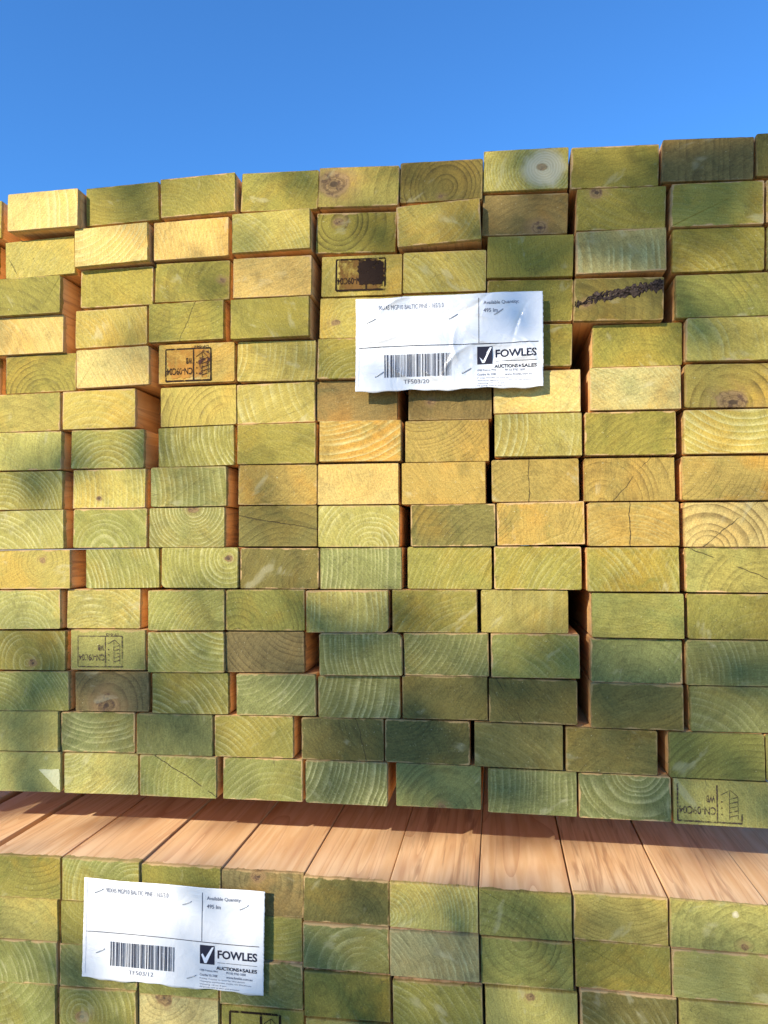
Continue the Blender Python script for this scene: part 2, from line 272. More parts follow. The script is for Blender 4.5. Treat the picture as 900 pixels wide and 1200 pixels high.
ULOOK = {
 (0, 0): ('g', 0, -2, 4, 0, 'sliver of a recessed green board end', {}),
 (0, 1): ('Y', -2.6, -0.5, 9, 0.9, 'bright cream board end jutting forward', {'wear': 0.9}),
 (0, 2): ('o', 0, 3, 5, 0.1, 'flat plain olive board end', {'blotch': 0.3}),
 (0, 3): ('o', -1, -3, 5, 0.2, 'olive board end with orange lower rim', {'wear': 1}),
 (0, 4): ('o', -2, 3, 6, 0.15, 'shaded smooth olive board end', {'blotch': 0.6}),
 (0, 5): ('y', 1.6, -0.2, 9, -0.4, 'olive board end with pinkish knot at left', {'knot': (-0.62, 0.15, 17), 'blotch': 0.9}),
 (0, 6): ('d', 0.1, -0.3, 6, -0.8, 'dark olive board end with black-ringed hole', {'knot': (0.0, -0.75, 3.5), 'crack': (60, -36, 0.6)}),
 (0, 7): ('G', 0.4, 0.05, 3.2, 0.9, 'board end with whole pale rings round pith', {'knot': (0.4, 0.05, 6), 'pale': (0.42, 0.05, 25)}),
 (0, 8): ('o', 0, 9, 7, -0.3, 'olive board end with faint dark streaks', {'blotch': 0.6}),
 (0, 9): ('m', 9, 0, 8, -0.5, 'grey-olive board end with vertical streaks', {'blotch': 0.6}),
 (0, 10): ('d', 4, 0, 8, 0, 'narrow strip of a dark board end', {}),
 (1, 0): ('m', 0, 0, 5, 0, 'recessed orange-brown sliver of board end', {}),
 (1, 1): ('y', 1.5, -2, 7, 0.3, 'yellow board end with split near its left', {'crack': (30, -34, 1.0), 'blotch': 0.5}),
 (1, 2): ('Y', -1, 2.6, 6, 0.9, 'yellow board end with pale slanting arcs', {}),
 (1, 3): ('K', -3.2, -2, 5, 0.5, 'peach board end with curved vertical lines', {'wear': 0.8}),
 (1, 4): ('G', -1.6, -2.5, 4.5, 0.6, 'yellow-green board end with fine close rings', {}),
 (1, 5): ('o', -0.42, 0.55, 8, -1.0, 'olive board end with dark target rings', {'knot': (-0.42, 0.55, 5)}),
 (1, 6): ('y', -1.3, 3, 6, 0.25, 'tilted honey-olive board end with orange underside', {'wear': 0.9}),
 (1, 7): ('m', 0.2, -2, 7, -0.3, 'brown-stained board end with grey smudge', {'blotch': 1, 'knot': (0.35, -0.65, 9)}),
 (1, 8): ('o', 0.6, 3, 8, 0.15, 'olive board end with yellow knot at top', {'knot': (-0.55, 0.8, 7), 'blotch': 0.3}),
 (1, 9): ('g', -1, -4, 6, 0.15, 'green board end with orange upper strip', {'wear': 1.0, 'blotch': 1}),
 (2, 1): ('o', -1, -4, 7, -0.5, 'broad olive board end with slanting dark arcs', {}),
 (2, 2): ('o', 3, 0, 6, 0.2, 'plain olive board end, faint upright lines', {'blotch': 0.3}),
 (2, 3): ('o', 0.8, -0.1, 9, -0.35, 'olive board end with pink knot at right', {'knot': (0.8, 0.0, 4)}),
 (2, 4): ('K', -1, 4, 8, 0.15, 'pale peach board end with deep side', {'wear': 1, 'blotch': 0.3}),
 (2, 5): ('y', 1, -2.5, 7, 0.3, 'board end with scorched dark square stamp', {}),
 (2, 6): ('y', -2.2, -3.2, 6, 0.6, 'olive board end with sweeping pale arcs', {}),
 (2, 7): ('o', -1, 5, 8, 0.1, 'plain shaded olive board end', {'blotch': 0.3}),
 (2, 8): ('s', -3, -0.6, 11, 1, 'grey-green board end with milky vertical bands', {'wear': 1}),
 (2, 9): ('o', -1.2, -2.6, 7, 0.35, 'mid-green board end with soft slanting rings', {}),
 (3, 1): ('K', -2, -3, 6, 0.4, 'peach board end with slanting fine rings', {'wear': 0.8}),
 (3, 2): ('y', -2, -2.5, 5, 0.3, 'olive-yellow board end with diagonal saw lines', {}),
 (3, 3): ('o', 0, 3.5, 7, -0.3, 'olive board end with short hairline cracks', {'crack': (-25, 2, 0.7)}),
 (3, 4): ('o', 0.3, 3, 8, 0.1, 'bare olive-yellow board end with deep side', {'blotch': 0.3}),
 (3, 5): ('y', -0.2, -0.2, 7, 0.3, 'board end with small knot beside ticket', {'knot': (-0.62, -0.25, 5)}),
 (3, 6): ('o', 0, 2, 6, 0.3, 'board end behind the creased white ticket', {}),
 (3, 7): ('o', 0, 3, 6, -0.2, 'dark green board end beside ticket top corner', {}),
 (3, 8): ('d', -0.9, -0.6, 9, -0.5, 'olive board end with ragged dark bark seam', {'blotch': 1, 'crack': (102, 2.6, 1.0), 'knot': (-0.72, -0.2, 4.5)}),
 (3, 9): ('g', -1, -1.8, 8, -0.5, 'green board end with wide dark arcs', {}),
 (4, 0): ('d', 0, -2, 6, -0.3, 'recessed dark board end sliver', {}),
 (4, 1): ('o', 0.05, -1.3, 7, -0.8, 'olive board end with dark dome-shaped arcs', {}),
 (4, 2): ('Y', -2.4, -3, 6, 0.4, 'straw-yellow board end with diagonal rings', {'wear': 0.8}),
 (4, 3): ('k', 0, 3, 6, 0.1, 'amber board end with boxed purple stamp', {'blotch': 0.9}),
 (4, 4): ('y', -2, 0.4, 7, 0.7, 'yellow board end with upright pale curves', {}),
 (4, 5): ('o', -0.1, -1.2, 5, 0.5, 'olive ringed board end left of ticket', {}),
 (4, 6): ('o', 0, 2, 6, 0.3, 'hidden board end behind the ticket barcode', {}),
 (4, 7): ('o', 2, 2, 6, -0.3, 'olive board end beside ticket lower corner', {}),
 (4, 8): ('o', 0.1, -2.2, 6, -0.3, 'olive board end right of black gap', {}),
 (4, 9): ('G', -1.6, -1, 10, 0.5, 'large yellow-green board end with soft bands', {}),
 (5, 1): ('y', -0.3, -2.6, 8, -0.25, 'olive-yellow board end darkening at right', {'blotch': 0.9}),
 (5, 2): ('y', -0.2, -3, 7, 0.35, 'yellow-olive board end beside wide orange gap', {'wear': 0.9}),
 (5, 3): ('y', 0.75, -1.1, 7, -0.7, 'yellow-green board end with brown half rings', {}),
 (5, 4): ('y', 1.9, 1.4, 8, 0.8, 'yellow board end with white curved rings', {}),
 (5, 5): ('m', -0.2, 2, 7, -0.2, 'murky olive board end with reddish corner', {'blotch': 1}),
 (5, 6): ('m', 0.3, 2.5, 6, -0.3, 'brownish board end with one red knot', {'knot': (-0.42, -0.1, 4.5)}),
 (5, 7): ('Y', -1.4, 3.2, 8, 0.7, 'straw board end with pale stripes below ticket', {}),
 (5, 8): ('s', -2, -3.4, 4, 0.6, 'grey-yellow board end with slanting fine lines', {'blotch': 0.8}),
 (5, 9): ('y', 0.0, -0.9, 9, -0.9, 'contorted-grain board end with big brown knot', {'knot': (0.0, -0.75, 15), 'blotch': 0.9}),
 (6, 1): ('G', -1.4, -3.2, 4.5, 0.45, 'green-yellow board end with fine slanted rings', {}),
 (6, 2): ('g', 0.0, -1.6, 6, 0.7, 'green board end with neat pale arches', {}),
 (6, 3): ('g', 1.7, 0.6, 5.5, 1, 'green board end with strong scalloped rings', {}),
 (6, 4): ('o', 0, -3, 7, 0.15, 'plain dull olive board end', {'blotch': 0.4}),
 (6, 5): ('k', -0.8, 5, 6.5, 0.9, 'rough brownish board end with wavy ridges', {'blotch': 1}),
 (6, 6): ('k', -0.6, 2.6, 4.5, -0.6, 'brown board end with fine sagging rings', {'blotch': 0.6}),
 (6, 7): ('y', -2.4, 0.6, 8, 1, 'yellow board end with upright white bands', {'blotch': 0.4}),
 (6, 8): ('o', 0.8, -2.6, 7, -0.3, 'olive board end with faint diagonal marks', {}),
 (6, 9): ('y', 0.4, 3.6, 7, 0.9, 'yellow board end with long level pale rings', {}),
 (7, 1): ('g', -0.7, -1.7, 6, 0.8, 'green board end with light curved rings', {'blotch': 0.4}),
 (7, 2): ('G', -2.4, -0.4, 5.5, 0.8, 'pale straw-green board end with sunny top edge', {'wear': 1, 'knot': (-0.25, -0.5, 3)}),
 (7, 3): ('b', -3, -0.5, 6.5, 0.7, 'dark green board end with upright pale rings', {'blotch': 0.8}),
 (7, 4): ('k', 0.4, 2, 6, -0.35, 'brown-grey board end with smudged rings', {'blotch': 0.9}),
 (7, 5): ('K', 1, 5, 9, 0.05, 'smooth honey board end', {'blotch': 0.4}),
 (7, 6): ('k', 0.5, 4, 9, 0.05, 'smooth mustard board end', {'blotch': 0.5}),
 (7, 7): ('k', 0, -2.2, 6, -0.3, 'mustard board end with upright short crack', {'crack': (0, -6, 1)}),
 (7, 8): ('k', -0.6, -1, 8, -0.6, 'golden board end with wide brown arcs', {'blotch': 0.5, 'crack': (-40, 2, 0.8)}),
 (7, 9): ('k', -2, 2, 5, -0.4, 'mustard board end with brown diagonal stain', {'blotch': 1}),
 (8, 1): ('G', -1, -2.3, 5.5, 0.9, 'pale yellow board end with creamy arcs', {}),
 (8, 2): ('g', -0.15, -1.1, 7, 0.6, 'green board end with broad dome rings', {'blotch': 0.3}),
 (8, 3): ('b', 0.2, 0.95, 4.5, 1, 'dark green board end with hanging half-rings', {'knot': (0.2, 0.95, 6)}),
 (8, 4): ('d', 0.2, -3, 7, -0.4, 'dark green board end with level cracks', {'crack': (80, 4, 1), 'blotch': 0.6}),
 (8, 5): ('G', 0.3, -1.05, 6.5, 0.9, 'yellow-green board end with rainbow-shaped rings', {}),
 (8, 6): ('d', 1, -2, 6, -0.5, 'blotched green and amber board end', {'blotch': 1, 'wear': 0.8}),
 (8, 7): ('k', -2, 2.4, 6, -0.4, 'mustard board end with dark diagonal shading', {'blotch': 0.9, 'yaw': 0.13}),
 (8, 8): ('k', -0.1, -3, 6, 0.35, 'golden board end split by upright crack', {'crack': (0, -3.5, 1.2)}),
 (8, 9): ('K', -0.5, -1.2, 10, -0.9, 'bright amber board end with brown arcs', {'crack': (-50, 0, 0.9), 'blotch': 0.4}),
 (9, 1): ('y', 0.22, 0.45, 6.5, -0.4, 'yellow-green board end with pink centred knot', {'knot': (0.22, 0.45, 4.5), 'wear': 0.9}),
 (9, 2): ('g', -2.3, -1.2, 5, 0.9, 'green board end with upright curved rings', {}),
 (9, 3): ('g', 0.75, 0.45, 5.5, 0.8, 'green board end with star-shaped pith hole', {'knot': (0.75, 0.45, 4), 'wane': 3}),
 (9, 4): ('d', 0.7, -0.6, 9, -0.5, 'olive board end with scribbled dark mark', {'blotch': 0.7, 'wear': 1}),
 (9, 5): ('b', -4, 0.2, 5, 0.75, 'mottled green board end with upright rings', {'blotch': 0.2}),
 (9, 6): ('o', 2.4, -2.6, 6, 0.5, 'olive board end with light diagonal rays', {'blotch': 0.5}),
 (9, 7): ('o', 2.4, -3, 6, 0.4, 'yellowish-olive board end with faint slant rings', {}),
 (9, 8): ('o', -2, -2.4, 6, 0.5, 'speckled olive-brown board end with pale slants', {'blotch': 1}),
 (9, 9): ('G', 0.6, -1.4, 10, -0.4, 'yellow-green board end with slanting dark crack', {'crack': (68, 5, 1)}),
 (10, 1): ('G', 0.0, -1.5, 5, 0.7, 'light green board end with soft arches', {}),
 (10, 2): ('G', -0.3, -2.4, 6.5, 0.8, 'pale yellow board end with full arches', {'wear': 0.9}),
 (10, 3): ('g', 1.3, -2.3, 4.5, 0.6, 'grey-green board end with fine corner arcs', {}),
 (10, 4): ('o', -0.7, -1.2, 6, -0.5, 'olive board end with dark arch at base', {}),
 (10, 5): ('G', -3, 0.2, 6, 0.95, 'coarse yellow-green board end with ridged stripes', {'blotch': 0.6, 'wane': 0}),
 (10, 6): ('o', 0.8, -2.6, 7, 0.3, 'olive board end with broad pale slants', {}),
 (10, 7): ('y', -2, 0.4, 8, 0.2, 'yellow-olive board end left of dark slot', {'blotch': 0.5}),
 (10, 8): ('g', -0.5, 3, 9, 0.1, 'plain green board end with darker right corner', {'blotch': 0.6}),
 (10, 9): ('o', 0.7, -2.6, 8, 0.15, 'plain amber-olive board end', {'blotch': 0.5}),
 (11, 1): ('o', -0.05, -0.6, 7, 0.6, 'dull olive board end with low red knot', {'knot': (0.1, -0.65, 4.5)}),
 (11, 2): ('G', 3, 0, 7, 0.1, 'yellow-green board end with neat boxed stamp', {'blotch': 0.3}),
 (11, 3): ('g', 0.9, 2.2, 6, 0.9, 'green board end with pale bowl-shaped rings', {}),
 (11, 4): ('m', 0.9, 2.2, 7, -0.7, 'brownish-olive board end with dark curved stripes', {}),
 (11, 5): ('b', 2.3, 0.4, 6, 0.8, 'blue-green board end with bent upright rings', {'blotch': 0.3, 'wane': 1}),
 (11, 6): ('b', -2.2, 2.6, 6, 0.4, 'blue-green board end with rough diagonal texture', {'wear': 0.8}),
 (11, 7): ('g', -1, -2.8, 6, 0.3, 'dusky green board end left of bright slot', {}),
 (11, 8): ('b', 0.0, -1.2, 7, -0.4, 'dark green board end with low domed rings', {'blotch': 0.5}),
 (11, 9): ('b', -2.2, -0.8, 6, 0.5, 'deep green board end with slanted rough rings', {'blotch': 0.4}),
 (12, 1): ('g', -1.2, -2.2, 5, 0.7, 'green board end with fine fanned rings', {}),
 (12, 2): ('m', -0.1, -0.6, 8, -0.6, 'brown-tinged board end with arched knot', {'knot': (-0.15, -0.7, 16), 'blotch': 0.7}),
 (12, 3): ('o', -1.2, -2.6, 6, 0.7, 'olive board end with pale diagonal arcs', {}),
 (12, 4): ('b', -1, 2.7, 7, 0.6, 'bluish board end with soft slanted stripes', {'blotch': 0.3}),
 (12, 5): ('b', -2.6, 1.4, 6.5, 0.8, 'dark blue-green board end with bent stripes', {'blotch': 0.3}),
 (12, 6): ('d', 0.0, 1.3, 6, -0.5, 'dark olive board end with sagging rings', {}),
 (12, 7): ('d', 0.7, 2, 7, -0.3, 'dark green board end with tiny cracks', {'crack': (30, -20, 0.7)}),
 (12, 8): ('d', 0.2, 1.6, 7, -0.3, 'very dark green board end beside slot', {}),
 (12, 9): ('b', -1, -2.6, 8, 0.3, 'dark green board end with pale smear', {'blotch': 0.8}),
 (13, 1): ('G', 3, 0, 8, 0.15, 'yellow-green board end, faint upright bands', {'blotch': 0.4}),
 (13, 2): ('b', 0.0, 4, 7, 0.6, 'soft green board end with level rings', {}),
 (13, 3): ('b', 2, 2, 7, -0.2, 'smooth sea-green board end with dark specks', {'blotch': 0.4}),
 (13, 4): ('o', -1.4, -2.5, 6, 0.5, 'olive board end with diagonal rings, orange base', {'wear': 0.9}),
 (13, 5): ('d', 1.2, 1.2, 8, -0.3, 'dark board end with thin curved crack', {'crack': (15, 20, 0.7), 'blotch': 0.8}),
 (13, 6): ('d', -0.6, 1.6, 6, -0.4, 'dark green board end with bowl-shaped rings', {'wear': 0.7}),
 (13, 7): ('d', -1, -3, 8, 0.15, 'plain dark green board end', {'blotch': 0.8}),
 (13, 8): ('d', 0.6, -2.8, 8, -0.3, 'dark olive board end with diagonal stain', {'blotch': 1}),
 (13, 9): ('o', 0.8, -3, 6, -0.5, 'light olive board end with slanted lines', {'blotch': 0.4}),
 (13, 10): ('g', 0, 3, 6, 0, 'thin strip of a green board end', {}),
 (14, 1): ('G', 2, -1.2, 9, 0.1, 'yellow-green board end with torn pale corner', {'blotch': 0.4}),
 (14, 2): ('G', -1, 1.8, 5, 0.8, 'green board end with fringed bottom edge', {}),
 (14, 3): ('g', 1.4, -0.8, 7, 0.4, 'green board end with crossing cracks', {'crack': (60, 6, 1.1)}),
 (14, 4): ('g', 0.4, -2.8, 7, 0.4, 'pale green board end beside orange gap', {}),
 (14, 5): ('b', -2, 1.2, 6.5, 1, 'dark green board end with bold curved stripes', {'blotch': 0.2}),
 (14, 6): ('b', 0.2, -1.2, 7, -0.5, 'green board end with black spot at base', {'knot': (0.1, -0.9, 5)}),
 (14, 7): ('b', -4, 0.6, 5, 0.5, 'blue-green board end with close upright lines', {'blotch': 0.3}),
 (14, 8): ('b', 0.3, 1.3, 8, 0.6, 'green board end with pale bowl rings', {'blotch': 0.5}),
 (14, 9): ('G', 3, 0, 7, 0.1, 'yellow-green board end with upside-down boxed stamp', {'blotch': 0.6}),
}
LLOOK = {
 (0, 1): ('o', 0.2, 3, 7, -0.4, 'mottled olive board end with worn base', {'blotch': 1}),
 (0, 2): ('g', 0.9, -0.6, 5, 0.6, 'light green board end above ticket corner', {}),
 (0, 3): ('o', 0, 3, 7, -0.2, 'shaded olive board end above ticket', {}),
 (0, 4): ('m', -0.2, 0.6, 8, -0.5, 'reddish-olive board end with knot at top', {'knot': (-0.1, 0.75, 8), 'blotch': 0.9}),
 (0, 5): ('d', 0.1, -1, 7, -0.4, 'smooth dark olive board end', {'blotch': 0.7}),
 (0, 6): ('G', -1, -0.5, 4, 0.8, 'yellow-green board end with fine woven grain', {'blotch': 0.5}),
 (0, 7): ('g', -1, -2.6, 7, -0.5, 'green board end with slanted dark arcs', {}),
 (0, 8): ('y', 0.1, 3, 5, -0.5, 'yellow-olive board end with level pitted lines', {'blotch': 0.6}),
 (0, 9): ('G', 0.5, -0.7, 9, -0.4, 'yellow-green board end with pale drip and knot', {'knot': (0.5, -0.75, 4), 'pale': (0.32, 0.55, 3.5)}),
 (1, 1): ('y', -0.3, -1.8, 8, -0.4, 'yellow-olive board end with faint brown arches', {}),
 (1, 2): ('o', 0, 2, 6, 0.2, 'olive board end left of lower ticket', {}),
 (1, 3): ('g', 0, 2, 6, 0.3, 'board end hidden behind lower ticket', {}),
 (1, 4): ('g', 0.3, 3, 6, 0.3, 'green board end right of lower ticket', {}),
 (1, 5): ('b', 0.4, -1.1, 9, 0.5, 'dark green board end with corner rings', {'blotch': 0.6}),
 (1, 6): ('s', -1.8, -1.6, 6, 0.7, 'pale green board end with slanting rings', {'blotch': 0.5}),
 (1, 7): ('g', -0.1, 1, 8, -0.5, 'green board end with large bowl rings', {}),
 (1, 8): ('o', -1.4, 3, 9, -0.3, 'grey-olive board end with two dark spots', {'blotch': 0.8}),
 (1, 9): ('G', -0.8, -3, 9, 0.2, 'sunlit smooth yellow board end', {'blotch': 0.4}),
 (2, 1): ('g', -1.1, -1, 8, 0.8, 'green board end with wide quarter rings', {'wear': 0.9}),
 (2, 2): ('b', 0, 2, 6, 0.4, 'blue-green board end by ticket lower left corner', {}),
 (2, 3): ('g', 0, 2, 6, 0.3, 'green board end showing below ticket', {}),
 (2, 4): ('b', 1, 2, 6, 0.3, 'dark green board end at ticket lower right', {}),
 (2, 5): ('o', -0.6, 0.3, 8, -0.4, 'olive board end with dark specks at left', {'blotch': 1}),
 (2, 6): ('o', -1.4, -2, 7, 0.5, 'olive-green board end with broad pale slants', {}),
 (2, 7): ('G', 0.1, 0.7, 8, 0.2, 'green board end with small ringed hole', {'knot': (0.0, 0.75, 4.5)}),
 (2, 8): ('d', -1.4, -2.4, 7, 0.4, 'dark board end with orange rim, slanted bands', {'wear': 1}),
 (2, 9): ('G', 0.5, 3, 8, 0.1, 'plain pale yellow-green board end', {'blotch': 0.3}),
 (3, 1): ('g', -1, 3, 7, 0.4, 'light green board end at bottom left corner', {}),
 (3, 2): ('g', -0.45, -0.2, 7, 0.5, 'green board end with knot at bottom edge', {'knot': (-0.4, -0.3, 7)}),
 (3, 3): ('Y', -0.4, 1.2, 7, -0.5, 'yellow board end with dark knot at top', {'knot': (-0.35, 0.85, 9)}),
 (3, 4): ('o', 0, 2, 6, 0.2, 'board end with heavy dark stamp', {}),
 (3, 5): ('y', 0, 2, 6, 0.2, 'yellowish board end at the picture bottom', {}),
}


ORD = ['first', 'second', 'third', 'fourth', 'fifth', 'sixth', 'seventh', 'eighth', 'ninth', 'tenth', 'eleventh', 'twelfth', 'thirteenth', 'fourteenth', 'fifteenth']
def build_pack(pos, looks, base_y, pack, seen, bounce_tint, length=3000.0):
    made = {}
    for ri, row in enumerate(pos):
        vis = [ci for ci in range(len(row)) if seen[ri][ci]]
        for ci, (X, Z, roll, prot, W, H) in enumerate(row):
            rnd = random.Random(1000*len(pack) + 37*ri + ci*7 + 5)
            spec = looks.get((ri, ci))
            if spec is None: spec = (rnd.choice('gyob'), rnd.uniform(-2, 2), rnd.uniform(-3, 3), 5, .4, 'green board end', {})
            t, cu, cv, spc, con, phrase, ex = spec
            o = mesh_obj('timber_board', board_mesh(W/10, H/10, rnd, length + rnd.uniform(-3, 3), ex.get('wane'), (1.0, 2.6) if pack == 'upper' else (.5, 1.1)), WOOD)
            o.location = (X/10*MM, (base_y - prot/10)*MM, Z/10*MM); o.rotation_euler = (0, -roll/1e4, R(rnd.uniform(-.05, .05) + ex.get('yaw', 0)))
            col = TINT[t]; j = rnd.uniform(.9, 1.1); j2 = rnd.uniform(.95, 1.06)
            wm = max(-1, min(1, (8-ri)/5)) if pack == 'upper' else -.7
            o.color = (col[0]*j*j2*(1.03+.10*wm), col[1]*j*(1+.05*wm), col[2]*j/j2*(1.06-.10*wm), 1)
            o['seed'] = rnd.uniform(0, 40); o['golden'] = bounce_tint
            o['ring'] = [cu*.045, cv*.0225, spc*MM*rnd.uniform(.9, 1.1)]
            o['look'] = [con*.98, ex.get('blotch', rnd.uniform(.35, .8)), ex.get('wear', rnd.choice((.15, .3, .5, .9)))]
            k = ex.get('knot'); o['knot'] = [k[0]*.045, k[1]*.0225, k[2]*MM] if k else [0.0, 0.0, 0.0]
            k = ex.get('pale'); o['pale'] = [k[0]*.045, k[1]*.0225, k[2]*MM] if k else [0.0, 0.0, 0.0]
            c = ex.get('crack'); o['crack'] = [float(R(c[0])), c[1]*MM, c[2]] if c else [0.0, 1.0, 0.0]
            nm = 'top' if ri == 0 else ORD[ri]
            if ci in vis: lab = f'{phrase}, {nm} row of {pack} pack, {ORD[vis.index(ci)]} from left'
            else:
                side = 'left' if X < -1500 else 'right'
                same = sorted((c2 for c2 in range(len(row)) if c2 not in vis and (row[c2][0] < -1500) == (X < -1500)), key=lambda c2: row[c2][0])
                if not vis: lab = f'board end in the lowest row of {pack} pack, {ORD[sorted(row).index(row[ci])]} from left'
                elif len(same) == 1: lab = f'board end closing the {side} side of {pack} pack, {nm} row'
                else: lab = f'board end near the {side} side of {pack} pack, {nm} row, {ORD[same.index(ci)]} from left'
            tag(o, lab, 'timber board', f'board ends stacked in the {pack} pack')
            made[(ri, ci)] = o
    return made
YL = (DIST - 759.93)                                   # the lower pack stands slightly nearer
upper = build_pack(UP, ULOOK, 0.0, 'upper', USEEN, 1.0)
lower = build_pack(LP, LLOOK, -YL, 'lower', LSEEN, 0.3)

# ------------------------------------------------------------------ bearers and ground
LOWBOT = min(r[1] for r in LP[-1])/10 - 22.8
GZ = LOWBOT - 90
def bearer(y, z0, z1, lab, x0=-705, x1=575):
    bm = bmesh.new(); box(bm, ((x0+x1)/2*MM, y*MM, (z0+z1)/2*MM), ((x1-x0)*MM, 90*MM, (z1-z0)*MM))
    bmesh.ops.bevel(bm, geom=bm.edges[:], offset=.002, segments=2, affect='EDGES')
    o = mesh_obj('timber_bearer', bm, BEAR); tag(o, lab, 'bearer', 'bearers under the packs'); return o
gb = G('rough_bearer_wood'); P = gb.coord(); bx_, by_, bz_ = gb.sep(P)
n = gb.noise(gb.com(gb.M('MULTIPLY', bx_, .08), by_, bz_), 70, 4, .6, .6)
gb.put(gb.b.inputs['Base Color'], gb.mix(gb.ss(n, .35, .7), (.42, .27, .15), (.27, .16, .08))); gb.b.inputs['Roughness'].default_value = .8; gb.bump(n, .4, .001); BEAR = gb.m
UB = min(r[1] for r in UP[-1])/10 - 23.0; LT = max(r[1] for r in LP[0])/10 + 22.9
for y, nm in ((520, 'front'), (1500, 'middle'), (2480, 'rear')):
    bearer(y, LT, UB, f'rough timber bearer between the two packs, {nm} one')
    bearer(y, GZ, LOWBOT, f'rough timber bearer on the ground under lower pack, {nm} one')
gg = G('dusty_yard_gravel'); P = gg.coord()
n1 = gg.noise(P, 2.2, 5, .6); n2 = gg.noise(P, 90, 3, .7); n3 = gg.noise(P, .3, 3, .5)
gc = gg.mix(gg.ss(n1, .3, .7), (.46, .37, .25), (.36, .29, .20)); gc = gg.mix(gg.ss(n2, .45, .7), gc, (.54, .45, .33)); gc = gg.mix(gg.M('MULTIPLY', gg.ss(n3, .4, .7), .5), gc, (.32, .26, .17))
gg.put(gg.b.inputs['Base Color'], gc); gg.b.inputs['Roughness'].default_value = .95; gg.bump(n2, .6, .01)
bm = bmesh.new(); bmesh.ops.create_grid(bm, x_segments=8, y_segments=8, size=600, matrix=Matrix.Translation((0, 0, GZ*MM)))
g0 = mesh_obj('ground', bm, gg.m); g0['kind'] = 'structure'

# ------------------------------------------------------------------ bark seam, torn patches, stamps
gbk = G('dark_bark'); P = gbk.coord(); n = gbk.noise(P, 260, 4, .7, .5)
gbk.put(gbk.b.inputs['Base Color'], gbk.mix(gbk.ss(n, .35, .68), (.014, .009, .007), (.105, .070, .052))); gbk.b.inputs['Roughness'].default_value = .85; gbk.b.inputs['Specular IOR Level'].default_value = .15; gbk.bump(n, 1.0, .003)
def bark(parent, pts):
    bm = bmesh.new(); rnd = random.Random(4); rings = []
    N = 60
    jag = [rnd.uniform(.6, 1.6) for _ in range(24)]; jz = [rnd.uniform(-1.0, 1.0) for _ in range(24)]
    for i in range(N+1):
        t = i/N; k = t*(len(pts)-1); a = min(int(k), len(pts)-2); u = k-a
        x = pts[a][0]*(1-u)+pts[a+1][0]*u; z = pts[a][1]*(1-u)+pts[a+1][1]*u; wd = pts[a][2]*(1-u)+pts[a+1][2]*u
        wd *= jag[int(t*23)]; z += jz[int(t*23)]
        ring = []
        for j in range(9):
            s = j/8*2-1; ww = wd*(1+rnd.uniform(-.35, .35))
            ring.append(bm.verts.new(((x)*MM, (-.15 - (1-s*s)*rnd.uniform(-.5, 1.5))*MM if abs(s) < 1 else .5*MM, (z + s*ww/2)*MM)))
        rings.append(ring)
    for a, b in zip(rings, rings[1:]):
        for j in range(8): bm.faces.new((a[j], b[j], b[j+1], a[j+1]))
    bmesh.ops.recalc_face_normals(bm, faces=bm.faces)
    return mesh_obj('bark_seam', bm, gbk.m, parent)
bark(upper[(3, 8)], [(-44, -5, 5), (-41, -5, 11), (-36, -4, 3), (-30, 0, 5), (-20, 2, 11), (-8, 4.5, 13), (6, 7, 15), (18, 9, 11), (26, 12, 7), (34, 13.5, 12), (44, 14, 10)])

def ink_material(name, col, lo, hi, sc_=260):
    g = G(name); P = g.coord(); g.put(g.b.inputs['Base Color'], col); g.b.inputs['Roughness'].default_value = .8; g.b.inputs['Specular IOR Level'].default_value = .08
    g.put(g.b.inputs['Alpha'], g.ss(g.noise(P, sc_, 3, .7), lo, hi, .12, 1.0)); return g.m
INK = ink_material('purple_brown_stamp_ink', (.030, .016, .022), .26, .44)
FADED = ink_material('faded_stamp_ink', (.07, .045, .035), .30, .62)
BURN = ink_material('burnt_stamp_ink', (.022, .012, .008), .30, .48, 90)
AMBER = ink_material('amber_stain', (.36, .17, .035), .36, .66, 45)
SMUDGE = ink_material('smudged_stamp_ink', (.05, .022, .018), .50, .60, 150)
SCORCH = ink_material('brown_stamp_scorch', (.15, .075, .02), .30, .62, 60)
def quad(bm, x0, z0, x1, z1, y=-.55):
    vs_ = [bm.verts.new((a*MM, y*MM, b*MM)) for a, b in ((x0, z0), (x1, z0), (x1, z1), (x0, z1))]
    bm.faces.new(vs_)
def bar(bm, x0, z0, x1, z1, t, y=-.55):
    d = Vector((x1-x0, z1-z0)); n_ = Vector((-d.y, d.x)).normalized()*t/2
    vs_ = [bm.verts.new((a*MM, y*MM, b*MM)) for a, b in ((x0+n_.x, z0+n_.y), (x0-n_.x, z0-n_.y), (x1-n_.x, z1-n_.y), (x1+n_.x, z1+n_.y))]
    bm.faces.new(vs_)
